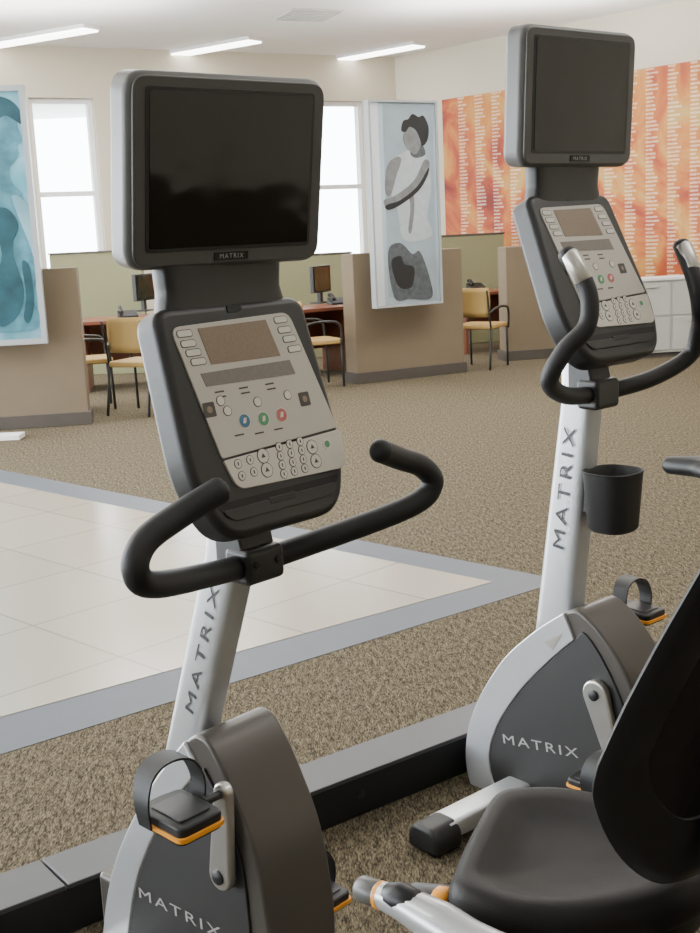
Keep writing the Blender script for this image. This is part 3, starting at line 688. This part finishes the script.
ink('print_hair',[(401,130),(403,121),(408,119),(412,114),(418,117),(423,116),(428,127),(427,140),(422,146),(419,138),(415,130),(409,127),(405,132)],M['hair'],.010)
ink('print_lower_shape',[(388,252),(400,243),(412,254),(420,252),(430,280),(431,298),(410,299),(394,297)],M['mid'],.006)  # dark grey printed shape at the bottom of the figure
ink('print_stripe',[(391,262),(400,256),(404,264),(414,268),(411,287),(398,286)],M['hair'],.008)
ink('print_fold',[(408,190),(412,188),(414,208),(411,232),(408,230),(410,208)],M['skin'],.0065)
# mural
s0=(onplane(446,190,G,rn)-G)@rd
zt=(onplane(450,99,G,rn))[2]; zb=(onplane(500,288,G,rn))[2]
mu=mk('wall_mural',[G+rd*s-rn*d_+V((0,0,z)) for s in (s0,s0+6.0) for d_ in (.03,0) for z in (zb,zt)],[(0,1,5,4),(2,6,7,3),(0,4,6,2),(1,3,7,5),(0,2,3,1),(4,5,7,6)],M['mural'])
uvl=mu.data.uv_layers.new(name='UVMap')
for lp in mu.data.loops:
    co=mu.data.vertices[lp.vertex_index].co; uvl.data[lp.index].uv=((V(co)-G)@rd,co.z)
tag(mu,'long orange and red wall mural printed with columns of white names','mural')
# desks
def desk(A,B_,dep,label):
    dv=nrm(B_-A); L=np.linalg.norm(B_-A); t=empty('office_desk',(A[0],A[1],0),math.atan2(dv[1],dv[0])); tag(t,label,'desk','cherry office desks')
    boxes('desktop',[(0,L,0,dep,.70,.74)],M['wood'],t,.006); boxes('side_panel',[(0,.03,.03,dep-.02,0,.70)],M['wood'],t); boxes('side_panel',[(L-.03,L,.03,dep-.02,0,.70)],M['wood'],t); boxes('modesty_panel',[(.03,L-.03,dep-.08,dep-.05,.25,.70)],M['wood'],t)
    return t
d1=desk(onz(80,322,.74),onz(190,316,.74),.75,'cherry desk behind the left partition, beside two chairs')
d2=desk(onz(298,310,.74),onz(356,305,.74),.7,'cherry desk carrying the monitor, left of the middle partition')
d3=desk(onz(466,293,.74),onz(530,289,.74),.55,'cherry desk with a telephone between middle and right partitions')
# chairs
def chair(x,y,rz,label):
    t=empty('office_chair',(x,y,0),rz); tag(t,label,'chair','tan armchairs at the desks')
    prism('seat',rrect(.23,.22,.06),(V((0,0,.43)),V((1,0,0)),V((0,1,0)),V((0,0,1))),0,.05,M['chairtan'],t,.015,2)
    K=9;rows=[]
    for z in (.56,.62,.72,.82,.87):
        w=.21-.03*abs(z-.72)*3
        rows.append([(w*(i/(K-1)*2-1),-.24-.05*(z-.5)+.05*(i/(K-1)*2-1)**2,z) for i in range(K)])
    vs=[p for r_ in rows for p in r_]; fs=[[i*K+j,i*K+j+1,(i+1)*K+j+1,(i+1)*K+j] for i in range(4) for j in range(K-1)]
    bk_=mk('backrest',vs,fs,M['chairtan'],t,True); s_=bk_.modifiers.new('s','SOLIDIFY'); s_.thickness=.02
    for sx in (-1,1):
        sweep('leg',[(sx*.22,.2,0.006),(sx*.22,.19,.43)],.013,None,M['chairblk'],t,n=10,smoothpath=False)
        sweep('leg',[(sx*.22,-.27,0.006),(sx*.215,-.2,.43)],.013,None,M['chairblk'],t,n=10,smoothpath=False)
        sweep('arm',[(sx*.24,.19,.42),(sx*.25,.17,.62),(sx*.25,.05,.66),(sx*.24,-.12,.65),(sx*.21,-.235,.60)],.013,None,M['chairblk'],t,n=10,per=5)
        sweep('back_post',[(sx*.21,-.2,.43),(sx*.205,-.27,.84)],.011,None,M['chairblk'],t,n=10,smoothpath=False)
    return t
def chairat(px,py,rz,label): P=onz(px,py); return chair(P[0],P[1],rz,label)
chairat(92,408,-1.3,'tan armchair at the left desk, half hidden by the left partition')
chairat(146,412,-.45,'tan armchair at the left desk, showing its rounded back beside the recumbent bike')
chairat(318,386,-1.2,'tan-seated armchair by the desk with the monitor')
chairat(482,367,-.55,'tan armchair at the desk right of the middle partition')
# desk items
def monitor(P,rz,label,w=.42,h=.30):
    t=empty('computer_monitor',P,rz); tag(t,label,'monitor','desk monitors')
    s=boxes('housing',[(-w/2,w/2,-.02,.03,.12,.12+h)],M['rubber'],t,.008); boxes('screen',[(-w/2+.02,w/2-.02,-.023,-.018,.14,.10+h)],M['screen'],s)
    boxes('stand',[(-.03,.03,.0,.04,.01,.2)],M['rubber'],t); boxes('foot',[(-.11,.11,-.06,.1,0,.015)],M['rubber'],t,.004)
def phone(P,rz,label):
    t=empty('desk_telephone',P,rz); tag(t,label,'telephone','desk telephones')
    prism('phone_base',[(-.1,0),(.1,0),(.1,.07),(-.1,.02)],(V((0,0,0)),V((0,1,0)),V((0,0,1)),V((1,0,0))),-.1,.1,M['rubber'],t,.006,2)
    sweep('handset',[(-.07,-.09,.06),(-.07,0,.10),(-.07,.09,.10)],.022,.02,M['rubber'],t,n=12)
monitor(onz(322,303,.742),1.1,'black computer monitor on the desk left of the middle partition')
phone(onz(338,304,.742),.3,'black desk telephone beside the monitor, left of the middle partition')
phone(onz(128,317,.742),.3,'black desk telephone on the left desk behind the chairs')
monitor(onz(468,286,.742),1.2,'black computer monitor at the right side of the stretching-person poster')
phone(onz(476,288.5,.742),.2,'black desk telephone on the desk behind the right tan chair')
monitor(onz(146,311,.742),1.2,'black computer monitor on the left desk, mostly behind the bike console')
# cabinet behind upright bike
A,B_=onz(630,359),onz(712,354); dv=nrm(B_-A); L=np.linalg.norm(B_-A); t=empty('filing_cabinet',(A[0],A[1],0),math.atan2(dv[1],dv[0])); tag(t,'low pale grey filing cabinet under the orange mural','cabinet')
hc=hz(A,282); bd=boxes('cabinet_body',[(0,L,0,.36,.05,hc)],M['cab'],t,.006); boxes('countertop',[(-.02,L+.02,-.03,.38,hc,hc+.03)],M['white'],t,.004); boxes('plinth',[(.02,L-.02,.03,.34,0,.05)],M['tanbase'],t)
for i in range(2):
    for j in range(2):
        f=boxes('drawer',[(L*i/2+.015,L*(i+1)/2-.015,-.018,.0,.08+j*(hc-.08)/2,.06+(j+1)*(hc-.08)/2)],M['cab'],t,.004)
        boxes('handle',[(L*(i+.5)/2-.06,L*(i+.5)/2+.06,-.035,-.018,.0+(j+1)*(hc-.08)/2,.012+(j+1)*(hc-.08)/2)],M['chrome'],f,.003)
P=onz(-12,440); mk_=boxes('floor_plate',[(-.35,.28,-.09,.09,0,.04)],M['white'],None,.004); mk_.location=(P[0],P[1],0.001); tag(mk_,'small flat white plate on the carpet at the left edge','plate')
# ceiling lights
for (xa,ya,xb,yb,lb) in ((-60,51,92,25,'long linear ceiling light nearest the left edge'),(162,54,256,37,'long linear ceiling light in the middle of the three'),(307,63,420,42,'long linear ceiling light at the right, above the corner')):
    a,b_=onz(xa,ya,ZC),onz(xb,yb,ZC); dv=nrm(b_-a); L=np.linalg.norm(b_-a); t=empty('ceiling_light',(a[0],a[1],ZC-.06),math.atan2(dv[1],dv[0])); tag(t,lb,'ceiling light','linear ceiling lights')
    boxes('housing',[(0,L,-.14,.14,.02,.06)],M['white'],t); boxes('diffuser',[(.02,L-.02,-.12,.12,0,.02)],M['light'],t)
P=onz(308,14,ZC); t=empty('ceiling_vent',(P[0],P[1],ZC-.02),.4); tag(t,'small square ceiling vent between the linear lights','vent'); boxes('vent_frame',[(-.3,.3,-.3,.3,0,.02)],M['cab'],t)
for k in range(5): boxes('slat',[(-.26,.26,-.24+k*.11,-.18+k*.11,-.012,0)],M['cab'],t)
# ================================================================== light
w=bpy.data.worlds.new('sky'); bpy.context.scene.world=w; w.use_nodes=True; bg=w.node_tree.nodes['Background']; bg.inputs[0].default_value=(.87,.945,1,1); bg.inputs[1].default_value=14
def area(x,y,z,sx,sy,pw,rot=(0,0,0),col=(1,.97,.92)):
    l=bpy.data.lights.new('added_light','AREA'); l.shape='RECTANGLE'; l.size=sx; l.size_y=sy; l.energy=pw; l.color=col
    o=bpy.data.objects.new('added_light',l); COL.objects.link(o); o.location=(x,y,z); o.rotation_euler=rot
for x,y,pw in ((-4,2,50),(1,-1,15),(3.5,3,25),(-1,6,70),(-5,9,120),(2,10,130),(-2,13.5,130)): area(x,y,ZC-.08,1.8,.5,pw)  # added downward fill lights, placed apart from the modelled ceiling fixtures
for x,y,pw in ((-4,5,140),(1,8,150),(-3,12,170),(2.5,3,80),(2,13,170)): area(x,y,ZC-.7,2.5,2.5,pw,(math.pi,0,0))  # added hidden uplights that brighten the ceiling; no fixtures hang here
area(-8,8,2.2,8,2.8,2000,(0,math.radians(-90),math.radians(-22)),(.91,.96,1))  # added area light standing in for daylight from the open left side
cam=bpy.data.cameras.new('camera'); co=bpy.data.objects.new('camera',cam); COL.objects.link(co)
cam.sensor_fit='VERTICAL'; cam.sensor_height=36; cam.lens=F*36/933; cam.clip_start=.05
Mx=Matrix((( RX[0],RU[0],-cf[0],0),(RX[1],RU[1],-cf[1],0),(RX[2],RU[2],-cf[2],H),(0,0,0,1))); co.matrix_world=Mx
bpy.context.scene.camera=co
